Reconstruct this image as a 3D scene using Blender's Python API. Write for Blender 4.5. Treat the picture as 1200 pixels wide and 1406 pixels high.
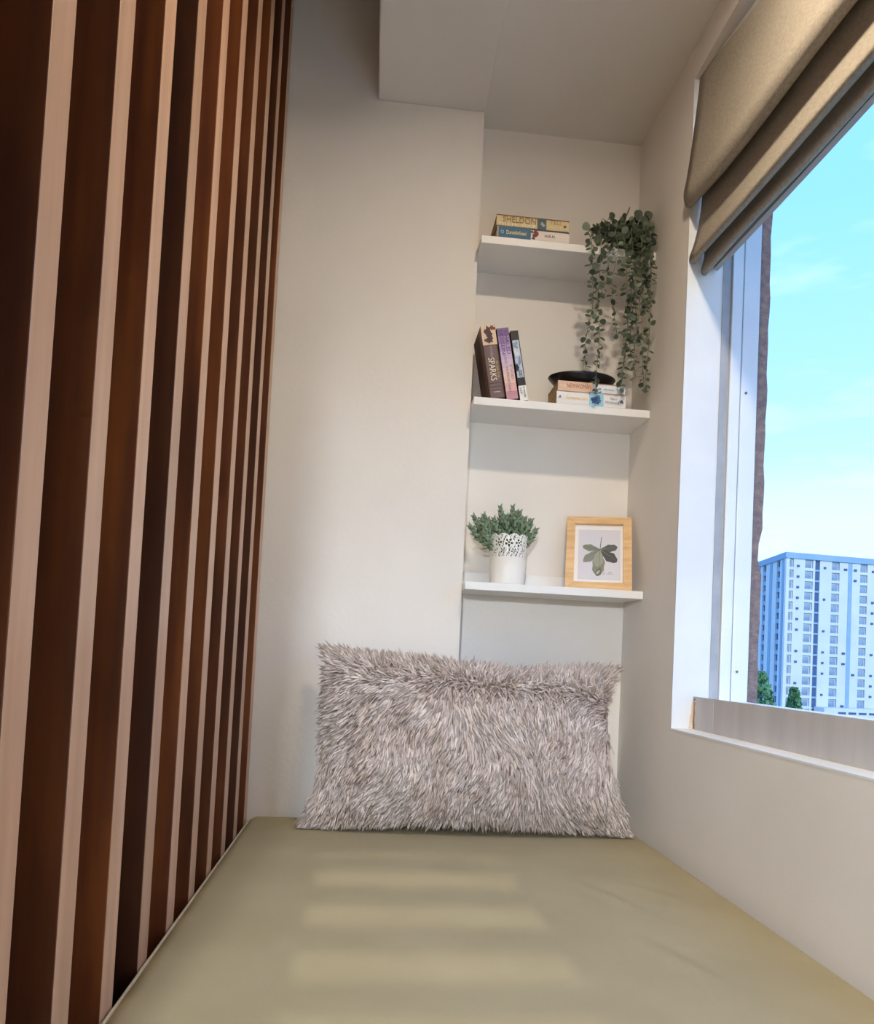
import bpy, bmesh, math, random
import numpy as np
from mathutils import Vector, Matrix
from math import sin, cos, pi, radians as R

for o in list(bpy.data.objects): bpy.data.objects.remove(o)
scene = bpy.context.scene
COL = scene.collection
random.seed(7); rng = np.random.default_rng(7)

# ------------------------------------------------------------------ camera, world, sun, exposure
cam = bpy.data.cameras.new('camera'); cam_ob = bpy.data.objects.new('camera', cam); COL.objects.link(cam_ob)
cam.sensor_fit = 'HORIZONTAL'; cam.sensor_width = 36.0
cam.lens = 1053.05 * 36.0 / 1200.0
cam.shift_x = -(608.27 - 600) / 1200.0
cam.shift_y = (858.46 - 703) / 1200.0
cam.clip_end = 2000; cam.clip_start = 0.02
right = Vector((0.99415308, -0.09647183, 0.04850615)); down = Vector((0.05216085, 0.03572813, -0.99799937)); fwd = Vector((0.09454579, 0.99469427, 0.04055128))
m = Matrix((right, -down, -fwd)).transposed().to_4x4(); m.translation = (0, 0, 0.8288)
cam_ob.matrix_world = m
scene.camera = cam_ob

vs = scene.view_settings
vs.view_transform = 'Standard'; vs.look = 'None'; vs.gamma = 1.0; vs.use_curve_mapping = False
vs.exposure = 0.6
scene.cycles.use_denoising = True
scene.cycles.max_bounces = 10; scene.cycles.diffuse_bounces = 6
scene.cycles.sample_clamp_indirect = 6.0

SKY = 1.3
world = bpy.data.worlds.new('sky'); scene.world = world; world.use_nodes = True
nt = world.node_tree; nt.nodes.clear()
out = nt.nodes.new('ShaderNodeOutputWorld'); bg = nt.nodes.new('ShaderNodeBackground'); bg.inputs[1].default_value = SKY
tc = nt.nodes.new('ShaderNodeTexCoord'); sp = nt.nodes.new('ShaderNodeSeparateXYZ'); rp = nt.nodes.new('ShaderNodeValToRGB')
nt.links.new(tc.outputs['Generated'], sp.inputs[0]); nt.links.new(sp.outputs['Z'], rp.inputs[0])
er = rp.color_ramp
stops = [(0.0, (.42, .54, .62)), (.12, (.44, .56, .66)), (.17, (.45, .53, .66)), (.205, (.42, .52, .72)), (.25, (.32, .51, .84)), (.36, (.25, .50, 1.02)), (.5, (.185, .465, 1.08)), (1.0, (.14, .44, 1.1))]
er.elements[0].position = 0; er.elements[0].color = (*stops[0][1], 1)
er.elements[1].position = 1; er.elements[1].color = (*stops[-1][1], 1)
for p_, c_ in stops[1:-1]:
    e_ = er.elements.new(p_); e_.color = (*c_, 1)
# thin high cloud, the same all round the sky
mpn = nt.nodes.new('ShaderNodeMapping'); mpn.inputs['Scale'].default_value = (3, 3, 11)
ns = nt.nodes.new('ShaderNodeTexNoise'); ns.inputs['Scale'].default_value = 1.6; ns.inputs['Detail'].default_value = 4
cr = nt.nodes.new('ShaderNodeMapRange'); cr.inputs[1].default_value = .55; cr.inputs[2].default_value = .8; cr.inputs[3].default_value = 0; cr.inputs[4].default_value = .35
mx = nt.nodes.new('ShaderNodeMix'); mx.data_type = 'RGBA'; mx.inputs[7].default_value = (.78, .82, .9, 1)
nt.links.new(tc.outputs['Generated'], mpn.inputs[0]); nt.links.new(mpn.outputs[0], ns.inputs[0]); nt.links.new(ns.outputs[0], cr.inputs[0])
nt.links.new(cr.outputs[0], mx.inputs[0]); nt.links.new(rp.outputs[0], mx.inputs[6]); nt.links.new(mx.outputs[2], bg.inputs[0]); nt.links.new(bg.outputs[0], out.inputs[0])

SUN_EL = R(20)
sl = bpy.data.lights.new('sun', 'SUN'); sl.energy = 1.35; sl.angle = R(.3); sl.color = (1, .93, .8)
sun = bpy.data.objects.new('sun', sl); COL.objects.link(sun)
sun.rotation_euler = Vector((0.0, -cos(SUN_EL), sin(SUN_EL))).to_track_quat('Z', 'Y').to_euler()

ALCOVE_W, FILL_W = 6.8, 138.0

# ------------------------------------------------------------------ materials
def lin(r, g, b):
    f = lambda c: (c / 255 / 12.92) if c / 255 <= .04045 else ((c / 255 + .055) / 1.055) ** 2.4
    return (f(r), f(g), f(b), 1)
MATS = {}
def mat(name, c1, c2=None, scale=20, rough=.6, bump=0, bscale=200, stretch=(1, 1, 1), spec=.5, metal=0, coat=0, coat_r=.2, rand=0, noise_detail=4, sheen=0, contrast=(.35, .65)):
    m = bpy.data.materials.new(name); m.use_nodes = True; t = m.node_tree; b = t.nodes['Principled BSDF']
    b.inputs['Roughness'].default_value = rough; b.inputs['Specular IOR Level'].default_value = spec; b.inputs['Metallic'].default_value = metal
    b.inputs['Coat Weight'].default_value = coat; b.inputs['Coat Roughness'].default_value = coat_r; b.inputs['Sheen Weight'].default_value = sheen
    tc = t.nodes.new('ShaderNodeTexCoord'); mp = t.nodes.new('ShaderNodeMapping'); mp.inputs['Scale'].default_value = stretch
    t.links.new(tc.outputs['Object'], mp.inputs[0])
    src = mp.outputs[0]
    if rand:
        oi = t.nodes.new('ShaderNodeObjectInfo'); va = t.nodes.new('ShaderNodeVectorMath'); va.operation = 'MULTIPLY_ADD'
        va.inputs[1].default_value = (17.3, 9.1, 23.7); cb = t.nodes.new('ShaderNodeCombineXYZ')
        for i in range(3): t.links.new(oi.outputs['Random'], cb.inputs[i])
        t.links.new(cb.outputs[0], va.inputs[0]); t.links.new(src, va.inputs[2]); src = va.outputs[0]
    c2 = c2 or c1
    n = t.nodes.new('ShaderNodeTexNoise'); n.inputs['Scale'].default_value = scale; n.inputs['Detail'].default_value = noise_detail
    t.links.new(src, n.inputs[0])
    mr = t.nodes.new('ShaderNodeMapRange'); mr.inputs[1].default_value = contrast[0]; mr.inputs[2].default_value = contrast[1]; t.links.new(n.outputs[0], mr.inputs[0])
    mx = t.nodes.new('ShaderNodeMix'); mx.data_type = 'RGBA'; mx.inputs[6].default_value = c1; mx.inputs[7].default_value = c2
    t.links.new(mr.outputs[0], mx.inputs[0]); t.links.new(mx.outputs[2], b.inputs['Base Color'])
    if bump:
        n2 = t.nodes.new('ShaderNodeTexNoise'); n2.inputs['Scale'].default_value = bscale; n2.inputs['Detail'].default_value = 3; t.links.new(src, n2.inputs[0])
        bp = t.nodes.new('ShaderNodeBump'); bp.inputs['Strength'].default_value = bump; bp.inputs['Distance'].default_value = .004
        t.links.new(n2.outputs[0], bp.inputs['Height']); t.links.new(bp.outputs[0], b.inputs['Normal'])
    m['_mix'] = mx.name; MATS[name] = m
    return m
def plain(name, rgb, rough=.6, **k): return mat(name, lin(*rgb), **{'rough': rough, **k})

mat('wall_paint', lin(233, 228, 221), lin(227, 222, 214), scale=3, rough=.75, bump=.12, bscale=90, spec=.25)
mat('ceiling_paint', lin(226, 222, 216), lin(220, 216, 209), scale=2, rough=.8, bump=.1, bscale=60, spec=.2)
mat('shelf_white', lin(238, 237, 234), lin(232, 231, 228), scale=5, rough=.45, bump=.03, bscale=40)
mat('floor_wood', lin(120, 84, 56), lin(92, 62, 40), scale=6, stretch=(1, 8, 1), rough=.4)
mat('frame_white', lin(238, 242, 246), lin(230, 235, 240), scale=8, rough=.35)
mat('gasket', lin(176, 180, 186), lin(160, 165, 172), scale=20, rough=.6)
mat('reveal_white', lin(236, 238, 238), lin(228, 230, 230), scale=6, rough=.6, bump=.1, bscale=60)
mat('exterior_render', lin(92, 84, 92), lin(120, 108, 108), scale=60, rough=.95, bump=1.0, bscale=180)
mat('black_plastic', lin(20, 20, 22), lin(28, 28, 30), scale=10, rough=.4)
mat('alu', lin(196, 192, 190), lin(184, 180, 178), scale=4, rough=.5, metal=.0, spec=.6, stretch=(1, 6, 1))
mat('steel', lin(150, 140, 130), lin(110, 90, 70), scale=60, rough=.4, metal=.6)
mat('rust', lin(150, 92, 40), lin(190, 150, 100), scale=50, rough=.9)
mat('rust_pale', lin(230, 220, 200), lin(212, 186, 146), scale=70, rough=.9)
mat('bed_cloth', lin(168, 156, 123), lin(162, 150, 117), scale=7, rough=.62, bump=.10, bscale=700, spec=.35)
mat('piping', lin(196, 188, 164), lin(186, 178, 154), scale=60, rough=.6)
mat('plinth', lin(120, 84, 56), lin(100, 68, 44), scale=8, stretch=(8, 1, 1), rough=.5)
mat('linen', lin(172, 164, 150), lin(147, 139, 126), scale=650, stretch=(1, .22, 1), rough=.9, bump=.10, bscale=1400, spec=.1, noise_detail=6)
mat('linen_core', lin(180, 176, 172), rough=.7)
mat('yarn', lin(224, 211, 203), lin(202, 185, 174), scale=18, rough=.85, spec=.15)
mat('pillow_gap_shade', lin(140, 122, 110), lin(126, 108, 98), scale=30, rough=.95, spec=.1)  # body cloth darkened to stand in for shade between the tufts
mat('black_ceramic', lin(18, 16, 20), lin(26, 24, 28), scale=8, rough=.3)
mat('pages', lin(206, 176, 128), lin(176, 140, 92), scale=400, stretch=(1, 1, 1), rough=.9)
mat('frame_wood', lin(226, 188, 138), lin(206, 164, 112), scale=14, stretch=(1, 1, 6), rough=.5, rand=1)
mat('paper', lin(240, 238, 236), lin(236, 234, 232), scale=6, rough=.8)
mat('print_paper', lin(218, 216, 224), lin(212, 211, 220), scale=6, rough=.8)
mat('pot_white', lin(240, 238, 232), lin(234, 232, 226), scale=6, rough=.4)
mat('soil', lin(52, 40, 30), lin(34, 26, 20), scale=80, rough=1)
mat('stem_green', lin(120, 128, 96), lin(96, 108, 78), scale=40, rough=.7)
mat('building_white', lin(200, 212, 222), lin(192, 205, 216), scale=.2, rough=.8)
mat('building_blue', lin(136, 172, 204), lin(128, 165, 198), scale=.3, rough=.8)
mat('far_glass', lin(136, 164, 190), lin(104, 134, 164), scale=.5, rough=.15, spec=.8)
mat('far_dark', lin(66, 96, 140), lin(54, 82, 126), scale=.5, rough=.5)
mat('tree_leaf', lin(104, 152, 112), lin(66, 118, 84), scale=.8, rough=.9)
mat('bark', lin(84, 68, 54), lin(64, 50, 40), scale=3, rough=.95)
mat('ground_far', lin(132, 150, 116), lin(178, 178, 168), scale=.02, rough=.95)

def wood(name, a, b, rough, coat, stretch=(1, 1, .06)):
    """stained timber: long grain down z, each piece its own shade of stain, a few darker knots"""
    m = mat(name, a, b, scale=55, stretch=stretch, rough=rough, coat=coat, coat_r=.22, rand=1, noise_detail=5, spec=.35, contrast=(.25, .75))
    t = m.node_tree; b_ = t.nodes['Principled BSDF']; mx = t.nodes[m['_mix']]
    oi = t.nodes.new('ShaderNodeObjectInfo'); mr = t.nodes.new('ShaderNodeMapRange'); mr.inputs[3].default_value = .55; mr.inputs[4].default_value = 1.7
    t.links.new(oi.outputs['Random'], mr.inputs[0])
    tc = t.nodes.new('ShaderNodeTexCoord'); mp = t.nodes.new('ShaderNodeMapping'); mp.inputs['Scale'].default_value = (6, 6, 2.2); t.links.new(tc.outputs['Object'], mp.inputs[0])
    ad = t.nodes.new('ShaderNodeVectorMath'); ad.operation = 'ADD'; cb = t.nodes.new('ShaderNodeCombineXYZ')
    ml = t.nodes.new('ShaderNodeMath'); ml.operation = 'MULTIPLY'; ml.inputs[1].default_value = 37.0; t.links.new(oi.outputs['Random'], ml.inputs[0])
    t.links.new(ml.outputs[0], cb.inputs[2]); t.links.new(mp.outputs[0], ad.inputs[0]); t.links.new(cb.outputs[0], ad.inputs[1])
    n = t.nodes.new('ShaderNodeTexNoise'); n.inputs['Scale'].default_value = 1.4; n.inputs['Detail'].default_value = 5; t.links.new(ad.outputs[0], n.inputs[0])
    m2 = t.nodes.new('ShaderNodeMapRange'); m2.inputs[1].default_value = .3; m2.inputs[2].default_value = .7; m2.inputs[3].default_value = .6; m2.inputs[4].default_value = 1.35; t.links.new(n.outputs[0], m2.inputs[0])
    pr = t.nodes.new('ShaderNodeMath'); pr.operation = 'MULTIPLY'; t.links.new(mr.outputs[0], pr.inputs[0]); t.links.new(m2.outputs[0], pr.inputs[1])
    sc = t.nodes.new('ShaderNodeVectorMath'); sc.operation = 'SCALE'; t.links.new(mx.outputs[2], sc.inputs[0]); t.links.new(pr.outputs[0], sc.inputs['Scale'])
    t.links.new(sc.outputs[0], b_.inputs['Base Color'])
    return m
wood('wood_dark', lin(64, 30, 14), lin(98, 52, 19), .5, .08)
wood('wood_face', lin(194, 153, 124), lin(172, 131, 102), .42, .3)
MATS['wood_face'].node_tree.nodes['Map Range.001'].inputs[3].default_value = .92
MATS['wood_face'].node_tree.nodes['Map Range.001'].inputs[4].default_value = 1.08
MATS['wood_face'].node_tree.nodes['Map Range.002'].inputs[3].default_value = .9
MATS['wood_face'].node_tree.nodes['Map Range.002'].inputs[4].default_value = 1.08

def two_sided(name, top, under, rough=.6):
    m = mat(name, top, tuple(c * .75 for c in top[:3]) + (1,), scale=40, rough=rough, rand=1)
    t = m.node_tree; b = t.nodes['Principled BSDF']; g = t.nodes.new('ShaderNodeNewGeometry'); mx = t.nodes.new('ShaderNodeMix'); mx.data_type = 'RGBA'
    t.links.new(g.outputs['Backfacing'], mx.inputs[0]); t.links.new(t.nodes[m['_mix']].outputs[2], mx.inputs[6]); mx.inputs[7].default_value = under
    t.links.new(mx.outputs[2], b.inputs['Base Color'])
    return m
two_sided('eucalyptus_leaf', lin(76, 88, 72), lin(122, 136, 112))
two_sided('succulent_leaf', lin(88, 130, 80), lin(128, 146, 116))
MATS['succulent_leaf'].node_tree.nodes[MATS['succulent_leaf']['_mix']].inputs[7].default_value = lin(40, 76, 42)
MATS['succulent_leaf'].node_tree.nodes['Noise Texture'].inputs['Scale'].default_value = 130
def flat(rgb, rough=.55):
    k = 'ink_%d_%d_%d' % rgb
    return k if k in MATS else (mat(k, lin(*rgb), scale=30, rough=rough), k)[1]

# ------------------------------------------------------------------ mesh helpers
class MB:
    def __init__(s): s.v = []; s.f = []; s.mi = []
    def add(s, vs, fs, mi=0):
        o = len(s.v); s.v += [tuple(p) for p in vs]; s.f += [tuple(i + o for i in f) for f in fs]; s.mi += [mi] * len(fs); return s
    def box(s, x0, x1, y0, y1, z0, z1, mi=0):
        v = [(x, y, z) for z in (z0, z1) for y in (y0, y1) for x in (x0, x1)]
        return s.add(v, [(0, 2, 3, 1), (4, 5, 7, 6), (0, 1, 5, 4), (2, 6, 7, 3), (0, 4, 6, 2), (1, 3, 7, 5)], mi)
    def rings(s, rs, close=True, cap0=False, cap1=False, mi=0):
        n = len(rs[0]); vs = [p for r in rs for p in r]; fs = []
        for i in range(len(rs) - 1):
            for j in range(n if close else n - 1):
                k = (j + 1) % n; fs.append((i * n + j, i * n + k, (i + 1) * n + k, (i + 1) * n + j))
        if cap0: fs.append(tuple(reversed(range(n))))
        if cap1: fs.append(tuple((len(rs) - 1) * n + j for j in range(n)))
        return s.add(vs, fs, mi)
    def lathe(s, prof, c=(0, 0, 0), n=32, sx=1, sy=1, mi=0, cap0=False, cap1=False):
        return s.rings([[(c[0] + r * sx * cos(2 * pi * j / n), c[1] + r * sy * sin(2 * pi * j / n), c[2] + z) for j in range(n)] for r, z in prof], True, cap0, cap1, mi)
    def tube(s, pts, rad, n=6, mi=0):
        pts = [Vector(p) for p in pts]; rs = []
        for i, p in enumerate(pts):
            t = (pts[min(i + 1, len(pts) - 1)] - pts[max(i - 1, 0)]).normalized()
            a = t.orthogonal().normalized() if i == 0 else (a - t * a.dot(t)).normalized()
            b = t.cross(a); r = rad[i] if isinstance(rad, (list, tuple)) else rad
            rs.append([p + (a * cos(2 * pi * j / n) + b * sin(2 * pi * j / n)) * r for j in range(n)])
        return s.rings(rs, True, True, True, mi)
    def poly(s, pts, y0, y1, mi=0):
        """outline in x,z extruded along y (front face at y0)"""
        n = len(pts); v = [(x, y0, z) for x, z in pts] + [(x, y1, z) for x, z in pts]
        f = [tuple(range(n)), tuple(reversed(range(n, 2 * n)))] + [(j, j + n, (j + 1) % n + n, (j + 1) % n) for j in range(n)]
        return s.add(v, f, mi)
    def build(s, name, mats, parent=None, bevel=0, seg=2, smooth=False, fix=True):
        me = bpy.data.meshes.new(name); me.from_pydata(s.v, [], s.f)
        mats = [mats] if isinstance(mats, str) else mats
        for q in mats: me.materials.append(MATS[q])
        me.polygons.foreach_set('material_index', s.mi)
        if fix:
            bm = bmesh.new(); bm.from_mesh(me); bmesh.ops.recalc_face_normals(bm, faces=bm.faces); bm.to_mesh(me); bm.free()
        if smooth: me.polygons.foreach_set('use_smooth', [True] * len(me.polygons))
        me.update()
        return link(name, me, parent, bevel, seg)
def link(name, me, parent=None, bevel=0, seg=2):
    o = bpy.data.objects.new(name, me); COL.objects.link(o)
    if parent: o.parent = parent
    if bevel:
        b = o.modifiers.new('bevel', 'BEVEL'); b.width = bevel; b.segments = seg; b.limit_method = 'ANGLE'; b.angle_limit = R(40)
    return o
def tag(o, label, cat, group=None):
    o['label'] = label; o['category'] = cat
    if group: o['group'] = group
    return o
def struct(o, label=None):
    o['kind'] = 'structure'
    if label: o['label'] = label
    return o
def empty(name, loc, rot=(0, 0, 0)):
    o = bpy.data.objects.new(name, None); o.empty_display_size = .05; COL.objects.link(o); o.location = loc; o.rotation_euler = rot; return o
def text(body, size, material, parent, loc, rot=(pi / 2, 0, 0), width=None, align='LEFT', name='lettering', thick=.0002, shear=0):
    cu = bpy.data.curves.new('t', 'FONT'); cu.body = body; cu.size = size; cu.extrude = thick; cu.align_x = align; cu.align_y = 'CENTER'; cu.shear = shear; cu.resolution_u = 3
    t = bpy.data.objects.new('t', cu); COL.objects.link(t)
    bpy.context.view_layer.update()
    me = bpy.data.meshes.new_from_object(t.evaluated_get(bpy.context.evaluated_depsgraph_get())); bpy.data.objects.remove(t); bpy.data.curves.remove(cu)
    xs = [v.co.x for v in me.vertices]
    if width and xs:
        k = width / max(1e-6, max(xs) - min(xs))
        for v in me.vertices: v.co.x *= k
    me.materials.clear(); me.materials.append(MATS[material])
    o = link(name, me, parent); o.location = loc; o.rotation_euler = rot
    return o

# ------------------------------------------------------------------ the room
XL, XN, XR = -.2535, .2114, .6352          # slat faces, niche's left edge, window wall
YM, YB, YF, YJ = 1.797, 1.886, 1.7464, 1.555   # wall face, niche back, shelf fronts, window jamb
BED, SILL = .45, .7013
ZC, ZS, ZH = 2.1752, 2.150, 2.75            # niche ceiling, soffit strip, high ceiling
XS = -.0464

struct(MB().box(-2.4, .75, -2.4, 2.0, -.06, 0).build('floor', 'floor_wood'))
struct(MB().box(-2.52, XN, YM, 2.05, 0, ZH).build('wall_back', 'wall_paint'))
struct(MB().box(XN, .86, YB, 2.05, 0, ZH).build('wall_niche', 'wall_paint'))
w = MB()                                          # window wall with its opening
WY0, WZ1 = .08, 2.10
XO = .798
w.box(XR, XO, YJ, YB, 0, ZH); w.box(XR, XO, WY0, YJ, 0, SILL); w.box(XR, XO, WY0, YJ, WZ1, ZH); w.box(XR, XO, -2.4, WY0, 0, ZH)
wr = struct(w.build('wall_right', 'wall_paint'))
# rough rendered masonry outside the frame, its edge chipped
e = MB(); n = 60; front = []; back = []
for i in range(n + 1):
    z = .4 + i * 2.0 / n
    chip = .0012 * sin(i * 2.1) + .001 * sin(i * 5.3) - (.006 if abs(z - 1.085) < .03 else 0)
    front.append((XO + .0212 + chip, YJ - .004, z)); back.append((XO + .0212 + chip * .5, YJ + .40, z))
inn = [(XO, YJ - .004, p[2]) for p in front]; inb = [(XO, YJ + .40, p[2]) for p in front]
e.rings([[inn[i], front[i], back[i], inb[i]] for i in range(n + 1)], True, True, True)
e.build('exterior_masonry', 'exterior_render', wr)
struct(MB().box(-2.52, -2.4, -2.52, YM, 0, ZH).build('wall_far_left', 'wall_paint'))
# rear wall: a louvred window lets low sun in behind the camera
LX0, LX1, LZ0, LZ1 = -.07, .27, 1.30, 1.90
w = MB()
w.box(-2.4, LX0, -2.52, -2.4, 0, ZH); w.box(LX1, XO, -2.52, -2.4, 0, ZH); w.box(LX0, LX1, -2.52, -2.4, 0, LZ0); w.box(LX0, LX1, -2.52, -2.4, LZ1, ZH)
struct(w.build('wall_rear', 'wall_paint'))
lw = struct(empty('window_2', (0, 0, 0)))
pitch = .18 * math.tan(SUN_EL); z0 = .45 + (1.397 + 2.46) * math.tan(SUN_EL)
for i in range(-10, 3):
    zc = z0 + i * pitch
    if LZ0 < zc < LZ1 - .01: MB().box(LX0, LX1, -2.475, -2.445, zc - .012, zc + .012).build('louvre', 'frame_white', lw)
struct(MB().box(-2.4, XS, -2.4, YM, ZH, ZH + .1).build('ceiling', 'ceiling_paint'))
struct(MB().box(XS, XN, -2.4, YM, ZS, ZH + .1).build('ceiling_soffit', 'ceiling_paint', bevel=.004))
struct(MB().box(XN, XR, -2.4, YB, ZC, ZH + .1).build('ceiling_niche', 'ceiling_paint'))

# slatted wall: dark backing, each slat stained on the sides and pale on its planed face
SD = .042
wl = struct(MB().box(XL - SD - .08, XL - SD, -.35, YM, 0, ZH).build('wall_left', 'wood_dark'), 'dark backing of the slatted timber wall beside the daybed')
for i in range(-4, 10):
    y = .568 + .1293 * i; hw = .0405
    s = MB(); s.box(XL - SD, XL, y, y + hw, 0, ZH, 0)
    s.mi[5] = 1                                     # the room-side face
    o = s.build('slat', ['wood_dark', 'wood_face'], wl, fix=False, bevel=.0012)
    mw = y
tr = struct(MB().box(XL - SD, XL - .012, YM - .012, YM, 0, ZH).build('trim_1', 'frame_wood'))

# window: frame bars, grey seal, panel along the sill
wn = struct(empty('window_1', (0, 0, 0)))
MB().box(XR, .7145, YJ - .002, YJ + .001, SILL, WZ1).build('jamb_lining', 'reveal_white', wn)
MB().box(.7145, .7315, YJ - .004, YJ, SILL, WZ1).build('seal_strip', 'gasket', wn)
MB().box(.7335, .757, YJ - .010, YJ, SILL, WZ1).build('frame_bar', 'frame_white', wn, bevel=.0015)
MB().box(.760, .796, YJ - .008, YJ, SILL, WZ1).build('frame_bar', 'frame_white', wn, bevel=.0015)
MB().box(.757, .760, YJ - .003, YJ, SILL, WZ1).build('frame_groove', 'black_plastic', wn)
MB().box(.693, .796, WY0, YJ - .010, SILL, .764).build('bottom_rail', 'frame_white', wn, bevel=.0015)
MB().box(.7335, .796, WY0, YJ - .010, WZ1 - .045, WZ1).build('top_rail', 'frame_white', wn, bevel=.0015)
MB().box(XR - .0008, .6825, WY0, YJ, SILL - .002, SILL + .0012).build('sill_lining', 'reveal_white', wn)
for z in (1.4206, .8266):
    MB().lathe([(.0001, -.001), (.0028, -.001), (.0028, .0006), (.0001, .0006)], n=12).build('screw', 'steel', wn).matrix_world = Matrix.Translation((.771, YJ - .009, z)) @ Matrix.Rotation(pi / 2, 4, 'X')
pn = MB().box(.6815, .6835, WY0, YJ - .002, SILL + .001, .7705).build('sill_panel', 'alu', wn)
MB().box(.6809, .6816, 1.458, YJ - .002, SILL + .002, .7700).build('cover_plate', 'alu', pn)
for z in (.7645, .7123):
    MB().lathe([(.0001, -.001), (.0026, -.001), (.0022, .0012), (.0001, .0014)], n=12).build('panel_screw', 'steel', wn).matrix_world = Matrix.Translation((.6803, YJ - .010, z)) @ Matrix.Rotation(-pi / 2, 4, 'Y')
st = MB()
st.poly([(1.5405, .758), (1.5435, .752), (1.5425, .735), (1.544, .722), (1.5415, .7045), (1.5475, .7035), (1.5505, .716), (1.548, .735), (1.5495, .752), (1.547, .760)], -.0003, .0003)
o = st.build('rust_stain', 'rust', pn); o.matrix_world = Matrix.Translation((.6808, 0, 0)) @ Matrix.Rotation(pi / 2, 4, 'Z')

st = MB().poly([(.6725, .7035), (.6745, .7130), (.6750, .7250), (.6775, .7360), (.6772, .7480), (.6790, .7590), (.6808, .7625), (.6808, .7400), (.6798, .7300), (.6806, .7180), (.6800, .7030)], YJ - .0026, YJ - .001)
st.build('rust_stain', 'rust_pale', wn)

# ------------------------------------------------------------------ alcove downlight, and an added fill pendant behind the camera
dl = tag(empty('downlight', (.36, .86, ZC)), 'small recessed ceiling downlight above the daybed', 'lamp')
MB().lathe([(.045, 0), (.058, 0), (.058, -.004), (.047, -.006), (.045, 0)], n=32).build('trim_ring', 'frame_white', dl, smooth=True)
ll = bpy.data.lights.new('downlight_glow', 'AREA'); ll.shape = 'DISK'; ll.size = .085; ll.energy = ALCOVE_W; ll.color = (1, .84, .65)
lo = bpy.data.objects.new('downlight_glow', ll); COL.objects.link(lo); lo.parent = dl; lo.location = (0, 0, -.004)
cl = tag(empty('fill_pendant', (-.34, -1.3, ZH)), 'unseen white dome pendant added behind the camera to brighten the lower wall', 'lamp')  # unseen pendant, added as fill light for the lower back wall
MB().lathe([(.0001, 0), (.05, 0), (.045, -.025), (.0001, -.028)], n=24).build('lamp_base', 'frame_white', cl)
MB().tube([(0, 0, -.02), (0, 0, -1.22)], .003, 8).build('cord', 'black_plastic', cl)
MB().lathe([(.02, -1.220), (.10, -1.250), (.19, -1.330), (.235, -1.455), (.232, -1.455), (.187, -1.333), (.098, -1.254), (.02, -1.224), (.02, -1.220)], n=40).build('shade', 'frame_white', cl, smooth=True)  # dome added to hold the fill light off the upper wall
gm = bpy.data.materials.new('fill_glow'); gm.use_nodes = True; gb = gm.node_tree.nodes['Principled BSDF']; gb.inputs['Emission Color'].default_value = (.85, .92, 1, 1); gb.inputs['Emission Strength'].default_value = FILL_W / (4 * pi * .05 * .05 * pi); MATS['fill_glow'] = gm
MB().lathe([(.05 * sin(a * pi / 12) + .0001, -1.447 + .05 * cos(a * pi / 12)) for a in range(13)], n=24).build('fill_bulb', 'fill_glow', cl, smooth=True)

# ------------------------------------------------------------------ daybed
bed = tag(empty('daybed', (.19, .75, 0)), 'built-in daybed with a khaki fabric cushion between slats and window', 'daybed')
bed.location = (0, 0, 0)
MB().box(XL + .006, XR - .004, -.34, YM - .002, 0, .30).build('base', 'plinth', bed, bevel=.004)
nx, ny = 90, 150; X0, X1, Y0, Y1 = XL + .001, XR - .004, -.34, YM - .001
def bed_z(x, y):
    r = .026
    dxl, dxr, dyb, dyf = x - X0, X1 - x, Y1 - y, y - Y0
    d = min(dxl, dxr, dyb, dyf)
    if dxl < r and dyb < r: d = max(0, r - math.hypot(r - dxl, r - dyb))
    z = BED + .004 - (r - math.sqrt(max(0, r * r - max(0, r - d) ** 2)) if d < r else 0)
    z += .006 * (1 - math.exp(-min(dxl, dxr, dyb) / .12)) - .006
    # creases where the cover is pulled
    for cx, cy, a, amp, wl_, ln in ((.262, 1.235, 1.72, .0030, .020, .060), (.415, 1.225, 1.95, .0032, .022, .065), (.425, .965, 1.95, .0030, .022, .070), (.10, 1.30, 1.5, .0012, .03, .05), (.50, 1.26, 2.3, .0014, .024, .06), (.20, 1.00, 1.4, .0012, .03, .06)):
        u = (x - cx) * cos(a) + (y - cy) * sin(a); v = -(x - cx) * sin(a) + (y - cy) * cos(a)
        z += 1.5 * amp * math.exp(-(u / ln) ** 2) * math.exp(-(v / wl_) ** 2) * (1 if v > 0 else .8) * sin(v / wl_ * 2.2 + .6)
    return z
def grad(n, a, b):      # finer at both ends
    o = [0, .004, .008, .013, .018, .023, .028]; k = n - 2 * len(o)
    L = b - a
    return [a + q for q in o] + [a + .034 + (L - .068) * i / (k - 1) for i in range(k)] + [b - q for q in reversed(o)]
gx, gy = grad(nx, X0, X1), grad(ny, Y0, Y1)
c = MB(); c.rings([[(x, y, bed_z(x, y)) for x in gx] for y in gy], close=False)
per = [(x, Y0) for x in gx] + [(X1, y) for y in gy[1:]] + [(x, Y1) for x in reversed(gx[:-1])] + [(X0, y) for y in reversed(gy[1:-1])]
c.rings([[(x, y, bed_z(x, y)) for x, y in per], [(x, y, .302) for x, y in per]], True, False, True)
cu = c.build('cushion', 'bed_cloth', bed, smooth=True)
pp = [(X0 + .003, y, bed_z(X0 + .003, y) + .003) for y in gy[2:-7]]
pp += [(X0 + .030 - .027 * cos(a), Y1 - .030 + .027 * sin(a), BED - .012) for a in (.3, .7, 1.1, 1.5)]
MB().tube(pp, .0024, 6).build('piping', 'piping', cu, smooth=True)

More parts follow.
